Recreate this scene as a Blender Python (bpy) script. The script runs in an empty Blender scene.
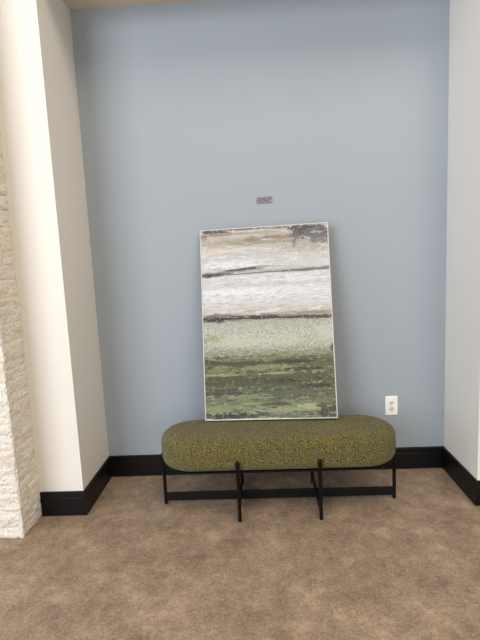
import bpy, bmesh, math, random
from mathutils import Vector, Matrix, noise

C = bpy.context.scene.collection
random.seed(7)
# ------------------------------------------------------------------ helpers
def link(name, bm, m, parent=None, smooth=False):
    me = bpy.data.meshes.new(name); bm.normal_update(); bm.to_mesh(me); bm.free()
    o = bpy.data.objects.new(name, me); C.objects.link(o)
    if m: me.materials.append(m)
    if smooth:
        for p in me.polygons: p.use_smooth = True
    if parent: o.parent = parent
    return o
def struct(name, bm, m, smooth=False):
    o = link(name, bm, m, smooth=smooth); o['kind'] = 'structure'; return o
def thing(name, label, cat, loc, rot=None, group=None):
    o = bpy.data.objects.new(name, None); C.objects.link(o); o.empty_display_size = .1
    o.location = loc
    if rot is not None: o.rotation_euler = rot
    o['label'] = label; o['category'] = cat
    if group: o['group'] = group
    return o
def box(bm, x0, x1, y0, y1, z0, z1, bev=0, seg=2):
    r = bmesh.ops.create_cube(bm, size=1)
    vs = r['verts']
    for v in vs:
        v.co = Vector(((x0+x1)/2+v.co.x*(x1-x0), (y0+y1)/2+v.co.y*(y1-y0), (z0+z1)/2+v.co.z*(z1-z0)))
    if bev:
        es = list({e for v in vs for e in v.link_edges})
        bmesh.ops.bevel(bm, geom=es, offset=bev, segments=seg, affect='EDGES', profile=.5)
def bx(*a, **k):
    bm = bmesh.new(); box(bm, *a, **k); return bm
def lathe(bm, prof, n=20, axis='z', at=(0, 0, 0)):
    rings = []
    for r, h in prof:
        ring = []
        for i in range(n):
            a = 2*math.pi*i/n
            p = (r*math.cos(a), r*math.sin(a), h)
            if axis == 'y': p = (p[0], -p[2], p[1])
            ring.append(bm.verts.new(Vector(p)+Vector(at)))
        rings.append(ring)
    for a, b in zip(rings, rings[1:]):
        for i in range(n):
            bm.faces.new((a[i], a[(i+1) % n], b[(i+1) % n], b[i]))
    bm.faces.new(rings[0][::-1]); bm.faces.new(rings[-1])

# ------------------------------------------------------------------ node helpers
def lin(c):
    return tuple(((v/255)/12.92 if v/255 <= .04045 else ((v/255+.055)/1.055)**2.4) for v in c)+(1,)
class NT:
    def __init__(s, name, rough=.6, spec=.3):
        s.m = bpy.data.materials.new(name); s.m.use_nodes = True
        s.t = s.m.node_tree; s.n = s.t.nodes; s.b = s.n['Principled BSDF']
        s.b.inputs['Roughness'].default_value = rough
        s.b.inputs['Specular IOR Level'].default_value = spec
        s.co = s.n.new('ShaderNodeTexCoord').outputs['Object']
    def put(s, sock, v):
        if isinstance(v, bpy.types.NodeSocket): s.t.links.new(v, sock)
        else: sock.default_value = v
    def math(s, op, a, b=0.0, clamp=False):
        n = s.n.new('ShaderNodeMath'); n.operation = op; n.use_clamp = clamp
        s.put(n.inputs[0], a); s.put(n.inputs[1], b); return n.outputs[0]
    def noise(s, scale, detail=4, rough=.55, vec=None, stretch=None, dist=0):
        v = vec or s.co
        if stretch:
            mp = s.n.new('ShaderNodeMapping'); s.put(mp.inputs['Vector'], v)
            mp.inputs['Scale'].default_value = stretch; v = mp.outputs[0]
        n = s.n.new('ShaderNodeTexNoise'); s.put(n.inputs['Vector'], v)
        n.inputs['Scale'].default_value = scale; n.inputs['Detail'].default_value = detail
        n.inputs['Roughness'].default_value = rough; n.inputs['Distortion'].default_value = dist
        return n.outputs['Fac']
    def ramp(s, fac, stops, interp='LINEAR'):
        n = s.n.new('ShaderNodeValToRGB'); s.put(n.inputs[0], fac)
        cr = n.color_ramp; cr.interpolation = interp
        while len(cr.elements) > 1: cr.elements.remove(cr.elements[-1])
        for i, (p, c) in enumerate(stops):
            e = cr.elements[0] if i == 0 else cr.elements.new(p)
            e.position = p; e.color = c if len(c) == 4 else lin(c)
        return n.outputs[0]
    def step(s, v, a, b):
        n = s.n.new('ShaderNodeMapRange'); n.interpolation_type = 'SMOOTHSTEP'
        s.put(n.inputs[0], v); n.inputs[1].default_value = a; n.inputs[2].default_value = b
        return n.outputs[0]
    def mix(s, fac, a, b, mode='MIX'):
        n = s.n.new('ShaderNodeMix'); n.data_type = 'RGBA'; n.blend_type = mode
        s.put(n.inputs[0], fac); s.put(n.inputs[6], a if not isinstance(a, tuple) or len(a) == 4 else lin(a))
        s.put(n.inputs[7], b if not isinstance(b, tuple) or len(b) == 4 else lin(b)); return n.outputs[2]
    def bump(s, h, strength=.3, dist=.002):
        n = s.n.new('ShaderNodeBump'); s.put(n.inputs['Height'], h)
        n.inputs['Strength'].default_value = strength; n.inputs['Distance'].default_value = dist
        s.t.links.new(n.outputs[0], s.b.inputs['Normal'])
    def color(s, c):
        s.put(s.b.inputs['Base Color'], c if not isinstance(c, tuple) or len(c) == 4 else lin(c)); return s

def paint(name, c, rough=.55):
    t = NT(name, rough, .25)
    t.color(t.mix(t.noise(1.3, 2), tuple(v-2 for v in c), tuple(min(255, v+2) for v in c)))
    t.bump(t.noise(260, 2), .08, .0006); return t.m

M_white = paint('cream_wall_paint', (228, 225, 221))
M_blue = paint('pale_blue_wall_paint', (155, 164, 175))
M_grey = paint('grey_room_paint', (150, 146, 140))
M_ceil = paint('ceiling_paint', (214, 205, 188), .8)

# black baseboard
t = NT('black_baseboard', .4, .28); t.color(t.mix(t.noise(30, 3), (7, 7, 8), (11, 11, 13))); M_base = t.m
# black powder coated metal
t = NT('black_metal', .5, .25); t.color(t.mix(t.noise(300, 2), (5, 5, 5), (8, 8, 8)))
t.bump(t.noise(900, 2), .1, .0004); M_metal = t.m

# mottled brown floor
t = NT('brown_stone_look_floor', .55, .3)
big = t.noise(5.5, 9, .70, dist=.3); mid = t.noise(17, 7, .75); fine = t.noise(75, 5, .8); spk = t.noise(150, 3, .6)
f = t.math('ADD', t.math('MULTIPLY', big, .55), t.math('MULTIPLY', mid, .45))
c = t.ramp(f, [(.38, (118, 101, 88)), (.47, (140, 122, 106)), (.53, (153, 133, 115)), (.62, (176, 156, 137))])
c = t.mix(t.math('MULTIPLY', t.step(fine, .53, .60), .5), c, (98, 80, 67))
c = t.mix(t.math('MULTIPLY', t.step(t.noise(60, 5, .8, stretch=(1, 1.3, 1)), .52, .64), .5), c, (192, 166, 142))
c = t.mix(t.math('MULTIPLY', t.step(spk, .59, .66), .6), c, (72, 54, 44))
br = t.n.new('ShaderNodeTexBrick'); t.put(br.inputs['Vector'], t.co)
br.inputs['Scale'].default_value = 1; br.inputs['Brick Width'].default_value = .92; br.inputs['Row Height'].default_value = .46
br.inputs['Mortar Size'].default_value = .0012; br.inputs['Mortar Smooth'].default_value = .3
c = t.mix(t.math('MULTIPLY', br.outputs['Fac'], .22), c, (88, 68, 54))
t.color(c); t.bump(fine, .12, .0008); M_floor = t.m

# split-face ledge stone
t = NT('cream_ledge_stone', .85, .15)
a = t.noise(9, 5, .6, stretch=(1, 1, 2)); b = t.noise(60, 4, .65)
c = t.ramp(a, [(.3, (236, 218, 194)), (.45, (243, 235, 222)), (.58, (246, 242, 236)), (.7, (240, 226, 206))])
c = t.mix(t.math('MULTIPLY', t.step(b, .54, .68), .3), c, (216, 196, 170))
t.color(c); t.bump(t.math('ADD', b, t.noise(130, 4, .7)), 1.0, .010); M_stone = t.m

# olive boucle
t = NT('olive_tweed', .95, .1)
vo = t.n.new('ShaderNodeTexVoronoi'); t.put(vo.inputs['Vector'], t.co); vo.inputs['Scale'].default_value = 230
n1 = t.noise(310, 3, .75); n2 = t.noise(14, 3, .6)
c = t.ramp(n1, [(.37, (20, 19, 10)), (.45, (67, 62, 31)), (.53, (104, 97, 52)), (.61, (180, 173, 122))])
c = t.mix(t.math('MULTIPLY', t.step(vo.outputs['Distance'], .35, .75), .5), c, (52, 48, 24))
c = t.mix(t.math('MULTIPLY', t.step(n2, .45, .7), .25), c, (118, 98, 44))
t.color(c); t.bump(t.math('ADD', n1, vo.outputs['Distance']), .8, .004)
t.b.inputs['Sheen Weight'].default_value = .15; M_fab = t.m

# outlet plastics
t = NT('white_plastic', .35, .4); t.color(t.mix(t.noise(40, 2), (238, 238, 242), (244, 244, 247))); M_plas = t.m
t = NT('outlet_face_plastic', .4, .4); t.color(t.mix(t.noise(40, 2), (222, 217, 213), (230, 226, 222))); M_plas2 = t.m
t = NT('dark_slot', .8, .1); t.color(t.mix(t.noise(40, 2), (30, 28, 28), (40, 38, 37))); M_slot = t.m
t = NT('steel_screw', .35, .5); t.b.inputs['Metallic'].default_value = .8
t.color(t.mix(t.noise(80, 2), (190, 186, 180), (215, 212, 206))); M_screw = t.m
# frame
t = NT('pale_frame_lip', .45, .4); t.color(t.mix(t.noise(20, 3, stretch=(1, 1, 1)), (196, 190, 181), (214, 209, 202))); M_lip = t.m
t = NT('dark_frame_side', .6, .3); t.color(t.mix(t.noise(25, 3), (48, 45, 42), (62, 58, 54))); M_side = t.m
# mauve plate
t = NT('mauve_grey_plate', .5, .3)
n1 = t.noise(150, 3, .7)
t.color(t.ramp(n1, [(.38, (108, 102, 116)), (.5, (136, 130, 144)), (.62, (162, 158, 170))])); M_plate = t.m
t = NT('plate_mark', .6, .2); t.color(t.mix(t.noise(90, 2), (82, 76, 88), (98, 92, 104))); M_mark = t.m
# rough paper torn edge around the plate
t = NT('window_frame_paint', .5, .3); t.color(t.mix(t.noise(10, 2), (40, 40, 42), (50, 50, 52))); M_wframe = t.m

# ------------------------------------------------------------------ the setting
W = 2.1; D = .448; HN = 2.769; HR = 4.6; XL, XR, YB = -5.0, 5.0, -6.0
struct('floor', bx(XL, XR, YB, .12, -.1, 0), M_floor)
struct('wall_back', bx(0, W, 0, .12, 0, HN), M_blue)
struct('wall_left', bx(XL, 0, -D, .12, 0, HR), M_white)          # pier left of the alcove
struct('wall_right', bx(W, XR, -D, .12, 0, HR), M_white)
struct('wall_front', bx(0, W, -D, .12, HN+.02, HR), M_white)     # bulkhead over the alcove
struct('ceiling', bx(0, W, -D, 0, HN, HN+.02), M_ceil)
struct('ceiling_room', bx(XL, XR, YB, .12, HR, HR+.1), M_ceil)
bm = bmesh.new(); WW = (-4.6, -1.6)                               # left wall, with an unseen opening added for fill light
box(bm, XL-.1, XL, YB, WW[0], 0, HR); box(bm, XL-.1, XL, WW[1], -D, 0, HR)
box(bm, XL-.1, XL, *WW, 0, .1); box(bm, XL-.1, XL, *WW, 3, HR)
struct('wall_west', bm, M_grey)
bm = bmesh.new()
for y0, y1, z0, z1 in ((WW[0], WW[0]+.04, .1, 3), (WW[1]-.04, WW[1], .1, 3), (WW[0]+.04, WW[1]-.04, .1, .14), (WW[0]+.04, WW[1]-.04, 2.96, 3), (-3.12, -3.08, .14, 2.96)):
    box(bm, XL-.08, XL-.03, y0, y1, z0, z1)
struct('window_3', bm, M_wframe)  # frame of the added west opening, which is there only to hold the fill lamp
struct('wall_east', bx(XR, XR+.1, YB, -D, 0, HR), M_grey)
# rear wall with two big window openings
WIN = [(-4.6, -.8), (.8, 4.6)]; ZS, ZT = .1, 4.35
bm = bmesh.new()
xs = [XL] + [v for w in WIN for v in w] + [XR]
for i in range(0, len(xs), 2): box(bm, xs[i], xs[i+1], YB-.12, YB, 0, HR)
for a, b in WIN:
    box(bm, a, b, YB-.12, YB, 0, ZS); box(bm, a, b, YB-.12, YB, ZT, HR)
struct('wall_rear', bm, M_grey)
for i, (a, b) in enumerate(WIN):
    bm = bmesh.new(); s = .04
    for x0, x1, z0, z1 in ((a, a+s, ZS, ZT), (b-s, b, ZS, ZT), (a+s, b-s, ZS, ZS+s), (a+s, b-s, ZT-s, ZT), ((a+b)/2-.02, (a+b)/2+.02, ZS+s, ZT-s), (a+s, b-s, 2.92, 2.98)):
        box(bm, x0, x1, YB-.08, YB-.03, z0, z1)
    struct('window_%d' % (i+1), bm, M_wframe)

# baseboards: flat board with a grooved, eased top
HB = .1357
def baseboard(name, p, q, n):
    """board from p to q on the wall, n points into the room"""
    p = Vector((*p, 0)); q = Vector((*q, 0)); n = Vector((*n, 0))
    prof = [(0, 0), (.013, 0), (.013, HB-.036), (.0118, HB-.0345), (.0118, HB-.0325), (.0128, HB-.031), (.0128, HB-.003), (.009, HB), (0, HB)]
    bm = bmesh.new()
    A = [bm.verts.new(p + n*d + Vector((0, 0, h))) for d, h in prof]
    B = [bm.verts.new(q + n*d + Vector((0, 0, h))) for d, h in prof]
    k = len(prof)
    for i in range(k): bm.faces.new((A[i], A[(i+1) % k], B[(i+1) % k], B[i]))
    bm.faces.new(A[::-1]); bm.faces.new(B)
    bmesh.ops.recalc_face_normals(bm, faces=bm.faces)
    return struct(name, bm, M_base)
e = .013
baseboard('baseboard_back', (e, 0), (W-e, 0), (0, -1))
baseboard('baseboard_left', (0, 0), (0, -D-e), (1, 0))
baseboard('baseboard_right', (W, 0), (W, -D-e), (-1, 0))
baseboard('baseboard_front_left', (0, -D), (-.236, -D), (0, -1))
baseboard('baseboard_front_right', (W, -D), (XR, -D), (0, -1))

# stone clad column in the foreground left
SX, SY = -.2389, -.6595
def stone_column():
    bm = bmesh.new()
    def slab(o, u, v, n, L, H, off, cell):
        nu = max(2, round(L/cell)); nv = max(3, round(H/cell))
        seed = Vector((random.random()*50, random.random()*50, random.random()*50))
        g = []
        for j in range(nv+1):
            row = []
            for i in range(nu+1):
                p = o + u*(L*i/nu) + v*(H*j/nv)
                edge = min(i, nu-i, ) == 0 or min(j, nv-j) == 0
                q = Vector((p.dot(u)*9, p.dot(v)*26, 0)) + seed
                d = off + .006*noise.fractal(q, .8, 2.0, 5) + .005*noise.noise(Vector((p.dot(u)*70, p.dot(v)*90, 0))+seed)
                if edge: d -= .004
                row.append(bm.verts.new(p + n*d))
            g.append(row)
        for j in range(nv):
            for i in range(nu):
                bm.faces.new((g[j][i], g[j][i+1], g[j+1][i+1], g[j+1][i]))
        # returns back to the wall behind
        ring = g[0] + [r[-1] for r in g[1:]] + g[-1][-2::-1] + [r[0] for r in g[-2:0:-1]]
        back = [bm.verts.new(w.co - n*((w.co-o).dot(n)+.02)) for w in ring]
        for i in range(len(ring)):
            k = (i+1) % len(ring); bm.faces.new((ring[i], back[i], back[k], ring[k]))
    z = 0
    X, Y, Z = Vector((1, 0, 0)), Vector((0, 1, 0)), Vector((0, 0, 1))
    while z < HR-.01:
        h = min(random.choice((.035, .045, .055, .07, .09)), HR-z)
        cell = .011 if z < 2.4 else .03
        off = random.uniform(-.003, .003)
        # right hand side face
        y = SY; end = -D
        cut = [y, end] if random.random() < .5 else [y, y+random.uniform(.06, .15), end]
        for a, b in zip(cut, cut[1:]):
            slab(Vector((SX, a, z)), Y, Z, X, b-a, h, off+random.uniform(-.002, .002), cell)
        # front face, running left
        x = SX
        while x > -1.3:
            L = random.uniform(.12, .42)
            slab(Vector((x-L, SY, z)), X, Z, -Y, L, h, off+random.uniform(-.003, .003), cell if x > -.7 else .03)
            x -= L
        z += h
    bmesh.ops.recalc_face_normals(bm, faces=bm.faces)
    box(bm, -1.4, SX-.012, SY+.012, -D, 0, HR)
    return struct('wall_stone', bm, M_stone)
stone_column()

# ------------------------------------------------------------------ bench
BX, BY = 1.062, -.360
bench = thing('bench', 'olive green tweed oval bench on black metal legs standing in the alcove', 'bench', (BX, BY, 0))
HL, HR_ = .632, .182      # half length, half depth
def stadium(inset, z, bm, n=20, m=14, wob=0):
    r = HR_-inset; s = HL-HR_
    pts = []
    for i in range(n+1):
        a = -math.pi/2+math.pi*i/n; pts.append((s+r*math.cos(a), r*math.sin(a)))
    for i in range(1, m): pts.append((s-2*s*i/m, r))
    for i in range(n+1):
        a = math.pi/2+math.pi*i/n; pts.append((-s+r*math.cos(a), r*math.sin(a)))
    for i in range(1, m): pts.append((-s+2*s*i/m, -r))
    out = []
    for x, y in pts:
        d = wob*noise.noise(Vector((x*5, y*9, z*8)))
        out.append(bm.verts.new((x, y, z+d)))
    return out
def loft(bm, rings):
    for a, b in zip(rings, rings[1:]):
        k = len(a)
        for i in range(k): bm.faces.new((a[i], a[(i+1) % k], b[(i+1) % k], b[i]))
    bm.faces.new(rings[0][::-1]); bm.faces.new(rings[-1])
bm = bmesh.new(); rings = []
zb, zt, rb, rt = .253, .434, .052, .052
rings.append(stadium(rb+.03, zb, bm))
for i in range(9):
    a = math.pi/2*i/8; rings.append(stadium(rb*(1-math.sin(a)), zb+rb*(1-math.cos(a)), bm))
rings.append(stadium(-.002, (zb+zt)/2+.0, bm))
for i in range(11):
    a = math.pi/2*i/10; rings.append(stadium(rt*(1-math.cos(a)), zt-rt*(1-math.sin(a)), bm, wob=.0015))
for ins, dz in ((.08, .0025), (.11, .004), (.14, .005), (.165, .0055), (.179, .0058)):
    rings.append(stadium(ins, zt+dz, bm, wob=.0015))
loft(bm, rings)
link('seat', bm, M_fab, bench, True)
bm = bmesh.new(); loft(bm, [stadium(.030, .2415, bm), stadium(.026, .243, bm), stadium(.026, .2515, bm), stadium(.030, .253, bm)])
link('seat_frame', bm, M_metal, bench)
def leg(x, y, top, lean=(0, 0)):
    bm = bmesh.new(); r = .0094
    prof = [(r*.75, 0), (r*.95, .002), (r, .006), (r, top-.012), (r*1.08, top-.011), (r*1.08, top-.004), (r*.7, top)]
    lathe(bm, prof, 18)
    for v in bm.verts: v.co.x += x; v.co.y += y
    return link('leg', bm, M_metal, bench, True)
FX = (.850-BX, 1.268-BX)
for x in FX:
    leg(x, -.1955, .325); leg(x, .1955, .325)
leg(-.634, .002, .301); leg(.632, .002, .298)
# long flat bar between the end legs, two flat cross bars between the front and rear legs
link('stretcher', bx(-.629, .627, -.004, .008, .020, .067, bev=.0015), M_metal, bench)
for x in FX:
    bm = bmesh.new()
    box(bm, x-.005, x+.005, -.188, -.0042, .020, .067, bev=.0015); box(bm, x-.005, x+.005, .0082, .188, .020, .067, bev=.0015)
    link('cross_stretcher', bm, M_metal, bench)
    link('cross_rail', bx(x-.006, x+.006, -.188, .188,   .220, .2415, bev=.0015), M_metal, bench)
for s, x in ((-1, -.629), (1, .627)):
    link('end_bracket', bx(min(x, x-s*.05), max(x, x-s*.05), -.006, .010, .229, .2415, bev=.0015), M_metal, bench)

# ------------------------------------------------------------------ painting
PW, PH, PT = .7387, 1.098, .030
yaw, lean, roll = -.0703, .2156, .0137
pt = thing('painting', 'framed abstract landscape in white and green, standing on the bench against the wall', 'painting', (0, 0, 0))
ax = Vector((math.cos(yaw), math.sin(yaw), 0)); nn = Vector((-math.sin(yaw), math.cos(yaw), 0))
up = nn*math.sin(lean)+Vector((0, 0, math.cos(lean)))
A = ax*math.cos(roll)+up*math.sin(roll); B = up*math.cos(roll)-ax*math.sin(roll); N = A.cross(B)   # N points to the room
pt.matrix_world = Matrix(((A.x, B.x, N.x, 1.0317), (A.y, B.y, N.y, -.2966), (A.z, B.z, N.z, .449), (0, 0, 0, 1)))
# local frame: x right, y up the picture, z out of the picture; z=0 is the front of the frame
lw = .0050
bm = bmesh.new()
for x0, x1, y0, y1 in ((-PW/2, -PW/2+lw, 0, PH), (PW/2-lw, PW/2, 0, PH), (-PW/2+lw, PW/2-lw, 0, lw), (-PW/2+lw, PW/2-lw, PH-lw, PH)):
    box(bm, x0, x1, y0, y1, -PT, -.004)
link('frame', bm, M_side, pt)
bm = bmesh.new()
for x0, x1, y0, y1 in ((-PW/2, -PW/2+lw, 0, PH), (PW/2-lw, PW/2, 0, PH), (-PW/2+lw, PW/2-lw, 0, lw), (-PW/2+lw, PW/2-lw, PH-lw, PH)):
    box(bm, x0, x1, y0, y1, -.004, 0, bev=.0006, seg=1)
lip = link('frame_lip', bm, M_lip, pt); lip['label'] = 'pale thin front edge of the frame'

t = NT('abstract_landscape_paint', .5, .35)
sp = t.n.new('ShaderNodeSeparateXYZ'); t.put(sp.inputs[0], t.co)
u = t.math('ADD', t.math('DIVIDE', sp.outputs[0], PW), .5)             # 0 left .. 1 right
v = t.math('SUBTRACT', 1.0, t.math('DIVIDE', sp.outputs[1], PH))       # 0 top .. 1 bottom
streak = t.noise(1, 7, .62, stretch=(5, 34, 1)); fstreak = t.noise(1, 5, .7, stretch=(16, 120, 1))
patch = t.noise(1, 6, .65, stretch=(7, 11, 1)); grit = t.noise(120, 4, .75); med = t.noise(1, 5, .7, stretch=(26, 48, 1))
vd = t.math('ADD', v, t.math('MULTIPLY', t.math('SUBTRACT', streak, .5), .10))
vd = t.math('ADD', vd, t.math('MULTIPLY', t.math('SUBTRACT', fstreak, .5), .07))
vd = t.math('ADD', vd, t.math('MULTIPLY', t.math('SUBTRACT', grit, .5), .03))
base = t.ramp(vd, [(0, (140, 135, 132)), (.02, (190, 186, 184)), (.05, (166, 160, 154)), (.085, (170, 164, 158)), (.115, (193, 191, 189)),
                   (.16, (186, 186, 190)), (.20, (196, 199, 207)), (.235, (178, 177, 180)), (.26, (202, 203, 209)), (.30, (186, 187, 194)),
                   (.33, (208, 210, 217)), (.40, (196, 196, 202)), (.445, (186, 183, 181)), (.47, (149, 144, 137)), (.50, (153, 153, 146)),
                   (.56, (162, 165, 158)), (.63, (149, 155, 139)), (.665, (117, 125, 102))])
low = t.ramp(vd, [(.65, (136, 142, 113)), (.69, (108, 110, 82)), (.715, (82, 80, 60)), (.735, (102, 106, 76)), (.77, (92, 94, 64)),
                  (.795, (80, 80, 54)), (.82, (84, 85, 58)), (.845, (98, 100, 82)), (.88, (86, 90, 70)), (.92, (116, 124, 94)), (.955, (128, 133, 108)), (.99, (110, 114, 98))])
c = t.mix(t.step(vd, .645, .67), base, low)
def blob(u0, v0, su, sv, col, k=1.0, n=None, amp=1.9, slope=0.0):
    """soft elliptical dab at (u0,v0) broken up by a noise"""
    global c
    du = t.math('DIVIDE', t.math('SUBTRACT', u, u0), su)
    vv = t.math('SUBTRACT', v, v0)
    if slope: vv = t.math('SUBTRACT', vv, t.math('MULTIPLY', t.math('SUBTRACT', u, u0), slope))
    dv = t.math('DIVIDE', vv, sv)
    r = t.math('ADD', t.math('MULTIPLY', du, du), t.math('MULTIPLY', dv, dv))
    n = n or fstreak
    r = t.math('ADD', r, t.math('MULTIPLY', t.math('SUBTRACT', n, .5), amp*4))
    c = t.mix(t.math('MULTIPLY', t.math('SUBTRACT', 1.0, t.step(r, .35, 1.25)), k), c, col)
# fine dry-brush modulation
lowm = t.step(v, .62, .70); topm = t.math('SUBTRACT', 1.0, t.step(v, .45, .5))
sage = t.math('SUBTRACT', t.step(v, .48, .52), t.step(v, .62, .70))
wav = t.noise(1, 4, .65, stretch=(9, 70, 1), dist=.6)
c = t.mix(t.math('MULTIPLY', t.step(wav, .50, .60), t.math('MULTIPLY', lowm, .6)), c, (62, 63, 42))
c = t.mix(t.math('MULTIPLY', t.step(med, .52, .60), t.math('MULTIPLY', lowm, .7)), c, (146, 150, 120))
c = t.mix(t.math('MULTIPLY', t.step(fstreak, .52, .60), t.math('MULTIPLY', lowm, .75)), c, (44, 43, 35))
c = t.mix(t.math('MULTIPLY', t.step(streak, .55, .66), t.math('MULTIPLY', t.step(v, .66, .74), .4)), c, (80, 74, 52))
c = t.mix(t.math('MULTIPLY', t.step(fstreak, .51, .60), t.math('MULTIPLY', topm, .48)), c, (140, 137, 137))
c = t.mix(t.math('MULTIPLY', t.step(wav, .53, .62), t.math('MULTIPLY', topm, .45)), c, (222, 223, 229))
c = t.mix(t.math('MULTIPLY', t.step(grit, .51, .58), t.math('MULTIPLY', sage, .6)), c, (212, 212, 206))
c = t.mix(t.math('MULTIPLY', t.step(t.noise(70, 4, .8), .51, .58), t.math('MULTIPLY', sage, .55)), c, (134, 136, 116))
c = t.mix(t.math('MULTIPLY', t.step(med, .53, .66), t.math('MULTIPLY', sage, .4)), c, (204, 206, 198))
# top: ochre and taupe drags, dark corner, dark edge line
blob(.30, .075, .24, .018, (148, 139, 124), .75); blob(.52, .055, .2, .014, (162, 153, 138), .75); blob(.62, .10, .2, .014, (172, 163, 150), .6)
blob(.12, .12, .14, .02, (202, 194, 180), .5); blob(.85, .13, .2, .03, (188, 182, 176), .6)
blob(.86, .035, .16, .034, (92, 92, 98), .95, med, .9); blob(.97, .055, .05, .03, (70, 72, 80), .9, med); blob(.80, .02, .1, .018, (64, 64, 70), .9, med)
blob(.90, .045, .06, .008, (176, 172, 170), .7); blob(.735, .08, .014, .05, (108, 100, 94), .8, med)
blob(.10, .012, .13, .012, (66, 60, 58), .95, med); blob(.35, .008, .16, .007, (92, 82, 74), .85, med); blob(.56, .010, .16, .006, (120, 108, 94), .8)
blob(.03, .04, .03, .018, (96, 88, 82), .7, med)
blob(.82, .105, .22, .045, (152, 147, 144), .7, med); blob(.78, .05, .09, .03, (84, 80, 80), .8, med); blob(.90, .065, .10, .012, (104, 104, 112), .8); blob(.20, .05, .2, .014, (176, 168, 156), .7); blob(.5, .085, .25, .012, (138, 131, 122), .7); blob(.42, .065, .06, .016, (118, 106, 86), .7, med)
blob(.74, .075, .016, .045, (100, 97, 96), .7, grit, 1.6); blob(.93, .075, .10, .03, (98, 99, 108), .8, med, 1.2); blob(.15, .03, .18, .010, (120, 112, 106), .8); blob(.45, .03, .22, .010, (150, 142, 132), .8); blob(.62, .06, .14, .012, (120, 108, 92), .75); blob(.12, .09, .12, .012, (168, 160, 146), .7); blob(.55, .14, .4, .012, (178, 174, 172), .6)
# upper dark line, rising from left to right
blob(.10, .244, .15, .014, (74, 68, 66), .95, fstreak, 1.5, -.05); blob(.33, .222, .22, .011, (98, 92, 88), .95, fstreak, 1.5, -.06)
blob(.56, .214, .14, .005, (168, 160, 152), .8, fstreak, 1.4); blob(.84, .240, .22, .009, (112, 104, 98), .9, fstreak, 1.4, -.02)
blob(.98, .232, .04, .006, (80, 74, 72), .9)
blob(.25, .195, .25, .02, (214, 218, 226), .7); blob(.72, .20, .2, .016, (186, 184, 184), .6)
blob(.5, .31, .5, .006, (190, 186, 186), .7); blob(.75, .285, .25, .012, (214, 213, 215), .7); blob(.30, .34, .3, .02, (218, 218, 222), .7)
blob(.6, .40, .35, .006, (196, 190, 188), .6); blob(.4, .43, .35, .006, (190, 182, 172), .7)
blob(.5, .2425, .75, .0042, (96, 90, 86), .9, fstreak, .9, -.014); blob(.08, .247, .10, .006, (48, 44, 44), .95, fstreak, 1.2, -.03); blob(.32, .222, .14, .006, (64, 60, 58), .9, fstreak, 1.4, -.04); blob(.5, .232, .5, .004, (150, 144, 138), .7)
# lower dark line
blob(.15, .478, .22, .019, (58, 52, 46), .95, fstreak, 1.6, .005); blob(.12, .462, .1, .012, (112, 104, 92), .8, med)
blob(.44, .476, .24, .014, (76, 70, 62), .95, fstreak, 1.6); blob(.66, .481, .22, .012, (88, 82, 72), .9, fstreak, 1.6)
blob(.90, .486, .18, .011, (70, 66, 60), .95, fstreak, 1.5); blob(.86, .462, .16, .008, (126, 116, 102), .8)
blob(.4, .488, .5, .006, (146, 146, 138), .6)
blob(.45, .482, .7, .0045, (56, 51, 46), .95, fstreak, 1.2, .012); blob(.10, .484, .13, .010, (38, 34, 31), .95, fstreak, 1.4); blob(.45, .479, .14, .008, (50, 45, 40), .9, fstreak, 1.4)
for q in range(16):
    blob(random.uniform(.05, .95), random.uniform(.70, .93), random.uniform(.06, .16), random.uniform(.006, .012), random.choice(((40, 40, 32), (62, 50, 38), (56, 60, 40), (150, 158, 120), (132, 146, 104))), .75, random.choice((fstreak, med)))
# pale sage field and greens
blob(.06, .58, .08, .02, (138, 142, 100), .8, med); blob(.94, .57, .08, .05, (186, 188, 182), .6, med); blob(.30, .60, .2, .03, (186, 188, 172), .5, med)
blob(.62, .60, .16, .03, (184, 186, 176), .5, med)
blob(.985, .645, .014, .018, (58, 58, 52), .9); blob(.985, .755, .014, .04, (96, 92, 74), .7)
blob(.05, .70, .06, .012, (44, 46, 38), .85, med); blob(.28, .712, .24, .012, (70, 62, 50), .9); blob(.66, .708, .16, .011, (58, 58, 44), .9)
blob(.88, .73, .14, .012, (98, 94, 64), .8); blob(.5, .735, .2, .012, (128, 138, 98), .7); blob(.16, .745, .12, .016, (112, 122, 82), .7)
blob(.25, .80, .28, .028, (70, 68, 42), .75); blob(.70, .785, .26, .014, (84, 80, 52), .75); blob(.55, .825, .25, .012, (72, 80, 54), .8)
blob(.10, .86, .14, .012, (64, 66, 52), .8); blob(.62, .865, .28, .014, (84, 88, 76), .8); blob(.35, .885, .2, .014, (128, 140, 108), .7)
blob(.10, .945, .1, .02, (126, 138, 92), .8, med); blob(.82, .94, .14, .018, (158, 166, 126), .8, med); blob(.55, .955, .2, .012, (142, 150, 118), .7)
blob(.93, .955, .08, .055, (62, 62, 56), .9, med); blob(.93, .91, .05, .018, (112, 116, 96), .7, med)
blob(.20, .982, .22, .020, (48, 48, 48), .95, med); blob(.44, .972, .08, .012, (72, 74, 66), .85, med); blob(.64, .985, .14, .010, (96, 98, 86), .8, med)
blob(.40, .996, .3, .005, (202, 202, 188), .8, med); blob(.04, .995, .03, .006, (196, 196, 184), .8, med)
c = t.mix(t.math('MULTIPLY', t.step(t.noise(95, 4, .8), .56, .66), t.math('SUBTRACT', .45, t.math('MULTIPLY', lowm, .27))), c, (222, 222, 220))
c = t.mix(t.math('MULTIPLY', t.step(t.noise(110, 4, .8), .57, .66), .45), c, (64, 61, 54))
t.color(c); t.bump(t.math('ADD', t.math('MULTIPLY', fstreak, 1.0), t.math('MULTIPLY', grit, .6)), .5, .003)
M_art = t.m
bm = bmesh.new(); box(bm, -PW/2+lw, PW/2-lw, lw, PH-lw, -PT+.003, -.0025)
link('canvas', bm, M_art, pt)

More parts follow.
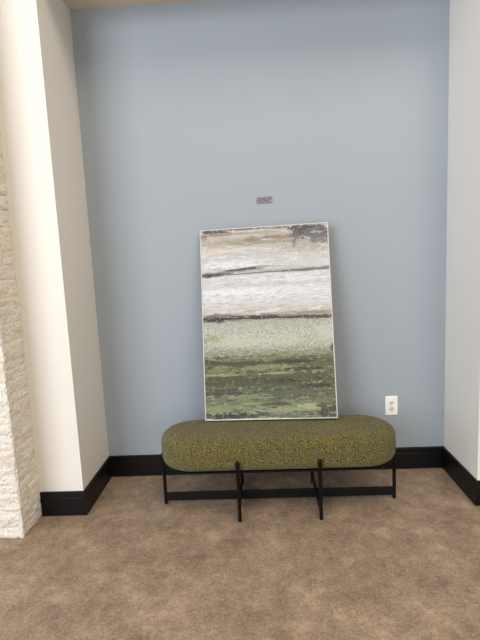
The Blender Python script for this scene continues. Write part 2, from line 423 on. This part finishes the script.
# ------------------------------------------------------------------ power outlet
ox, oz = 1.779, .408
out = thing('power_outlet', 'white duplex power outlet on the blue wall right of the bench', 'power outlet', (ox, 0, oz))
link('cover_plate', bx(-.0378, .0378, -.0065, 0, -.060, .060, bev=.003, seg=3), M_plas, out)
for s in (1, -1):
    bm = bmesh.new()
    pts = []
    for i in range(40):
        a = 2*math.pi*i/40; pts.append((.0172*math.cos(a), max(-.0135, min(.0135, .0172*math.sin(a)))))
    f0 = [bm.verts.new((x, -.0062, y+s*.0195)) for x, y in pts]; f1 = [bm.verts.new((x, -.0090, y+s*.0195)) for x, y in pts]
    for i in range(40):
        k = (i+1) % 40; bm.faces.new((f0[i], f0[k], f1[k], f1[i]))
    bm.faces.new(f1); bm.faces.new(f0[::-1]); bmesh.ops.recalc_face_normals(bm, faces=bm.faces)
    rc = link('receptacle', bm, M_plas2, out)
    zc = s*.0195
    link('slot', bx(-.0078, -.0052, -.0094, -.0088, zc-.001, zc+.0085), M_slot, rc)
    link('slot', bx(.0052, .0078, -.0094, -.0088, zc, zc+.0080), M_slot, rc)
    bm = bmesh.new(); lathe(bm, [(.003, .0088), (.003, .0094)], 14, 'y', (0, 0, zc-.0065)); link('ground_hole', bm, M_slot, rc)
bm = bmesh.new(); lathe(bm, [(.0036, .006), (.0036, .0072), (.0026, .008)], 16, 'y'); link('screw', bm, M_screw, out)

# ------------------------------------------------------------------ small plate on the wall
pl = thing('wall_plate', 'small mauve grey speckled plate fixed to the blue wall above the painting', 'wall plate', (1.050, 0, 1.675), (0, -.004, 0))
link('backing', bx(-.046, .046, -.004, 0, -.019, .019, bev=.0015), M_plate, pl)
bm = bmesh.new()
for k in range(9):
    x = -.038+.0095*k; 
    for z in (-.011, .0, .011):
        if random.random() < .7:
            w = random.uniform(.002, .0038)
            box(bm, x-w, x+w, -.0052, -.0038, z-w*.9, z+w*.9)
link('dark_mark', bm, M_mark, pl)

# ------------------------------------------------------------------ light
w = bpy.data.worlds.new('World'); bpy.context.scene.world = w; w.use_nodes = True
bg = w.node_tree.nodes['Background']; bg.inputs[0].default_value = (.75, .87, 1, 1); bg.inputs[1].default_value = .6
def area(name, loc, rot, sx, sy, power, col):
    L = bpy.data.lights.new(name, 'AREA'); L.shape = 'RECTANGLE'; L.size = sx; L.size_y = sy; L.energy = power; L.color = col
    o = bpy.data.objects.new(name, L); C.objects.link(o); o.location = loc; o.rotation_euler = rot; return o
RX = math.radians(90)
a, b = WIN[0]
area('window_daylight', ((a+b)/2, YB+.03, 1.5), (RX, 0, 0), b-a-.1, 2.7, 150, (.76, .88, 1))
area('clerestory_daylight', ((a+b)/2, YB+.03, 3.65), (RX, 0, 0), b-a-.1, 1.2, 180, (1, .98, .93))
a, b = WIN[1]
area('window_daylight', ((a+b)/2, YB+.03, 1.5), (RX, 0, 0), b-a-.1, 2.7, 72, (1, .91, .76))
area('window_daylight', (XL+.03, sum(WW)/2, 1.55), (RX, 0, -RX), WW[1]-WW[0]-.1, 2.8, 62, (.72, .86, 1))  # cool fill lamp added on the west side to brighten the right jamb
area('ceiling_lamp', (2.4, -2.6, HR-.05), (0, 0, 0), 1.8, 1.8, 104, (1, .88, .70))

# ------------------------------------------------------------------ camera
F, pi_, ya, ro = 470.7087, -.1357, -.0413, -.0462
cp, sp_, cy, sy = math.cos(pi_), math.sin(pi_), math.cos(ya), math.sin(ya)
fw = Vector((sy*cp, cy*cp, sp_)); r0 = Vector((cy, -sy, 0)); u0 = r0.cross(fw)
r = r0*math.cos(ro)+u0*math.sin(ro); uu = u0*math.cos(ro)-r0*math.sin(ro)
cam = bpy.data.cameras.new('camera'); co = bpy.data.objects.new('camera', cam); C.objects.link(co)
cam.sensor_fit = 'VERTICAL'; cam.sensor_height = 24; cam.lens = F*24/640; cam.clip_start = .05
co.matrix_world = Matrix(((r.x, uu.x, -fw.x, .9913), (r.y, uu.y, -fw.y, -2.8221), (r.z, uu.z, -fw.z, 1.36), (0, 0, 0, 1)))
S = bpy.context.scene; S.camera = co
S.view_settings.view_transform = 'Standard'; S.view_settings.look = 'None'
S.view_settings.gamma = 1; S.view_settings.exposure = 0; S.view_settings.use_curve_mapping = False
S.cycles.use_denoising = True; S.cycles.max_bounces = 8; S.cycles.diffuse_bounces = 6
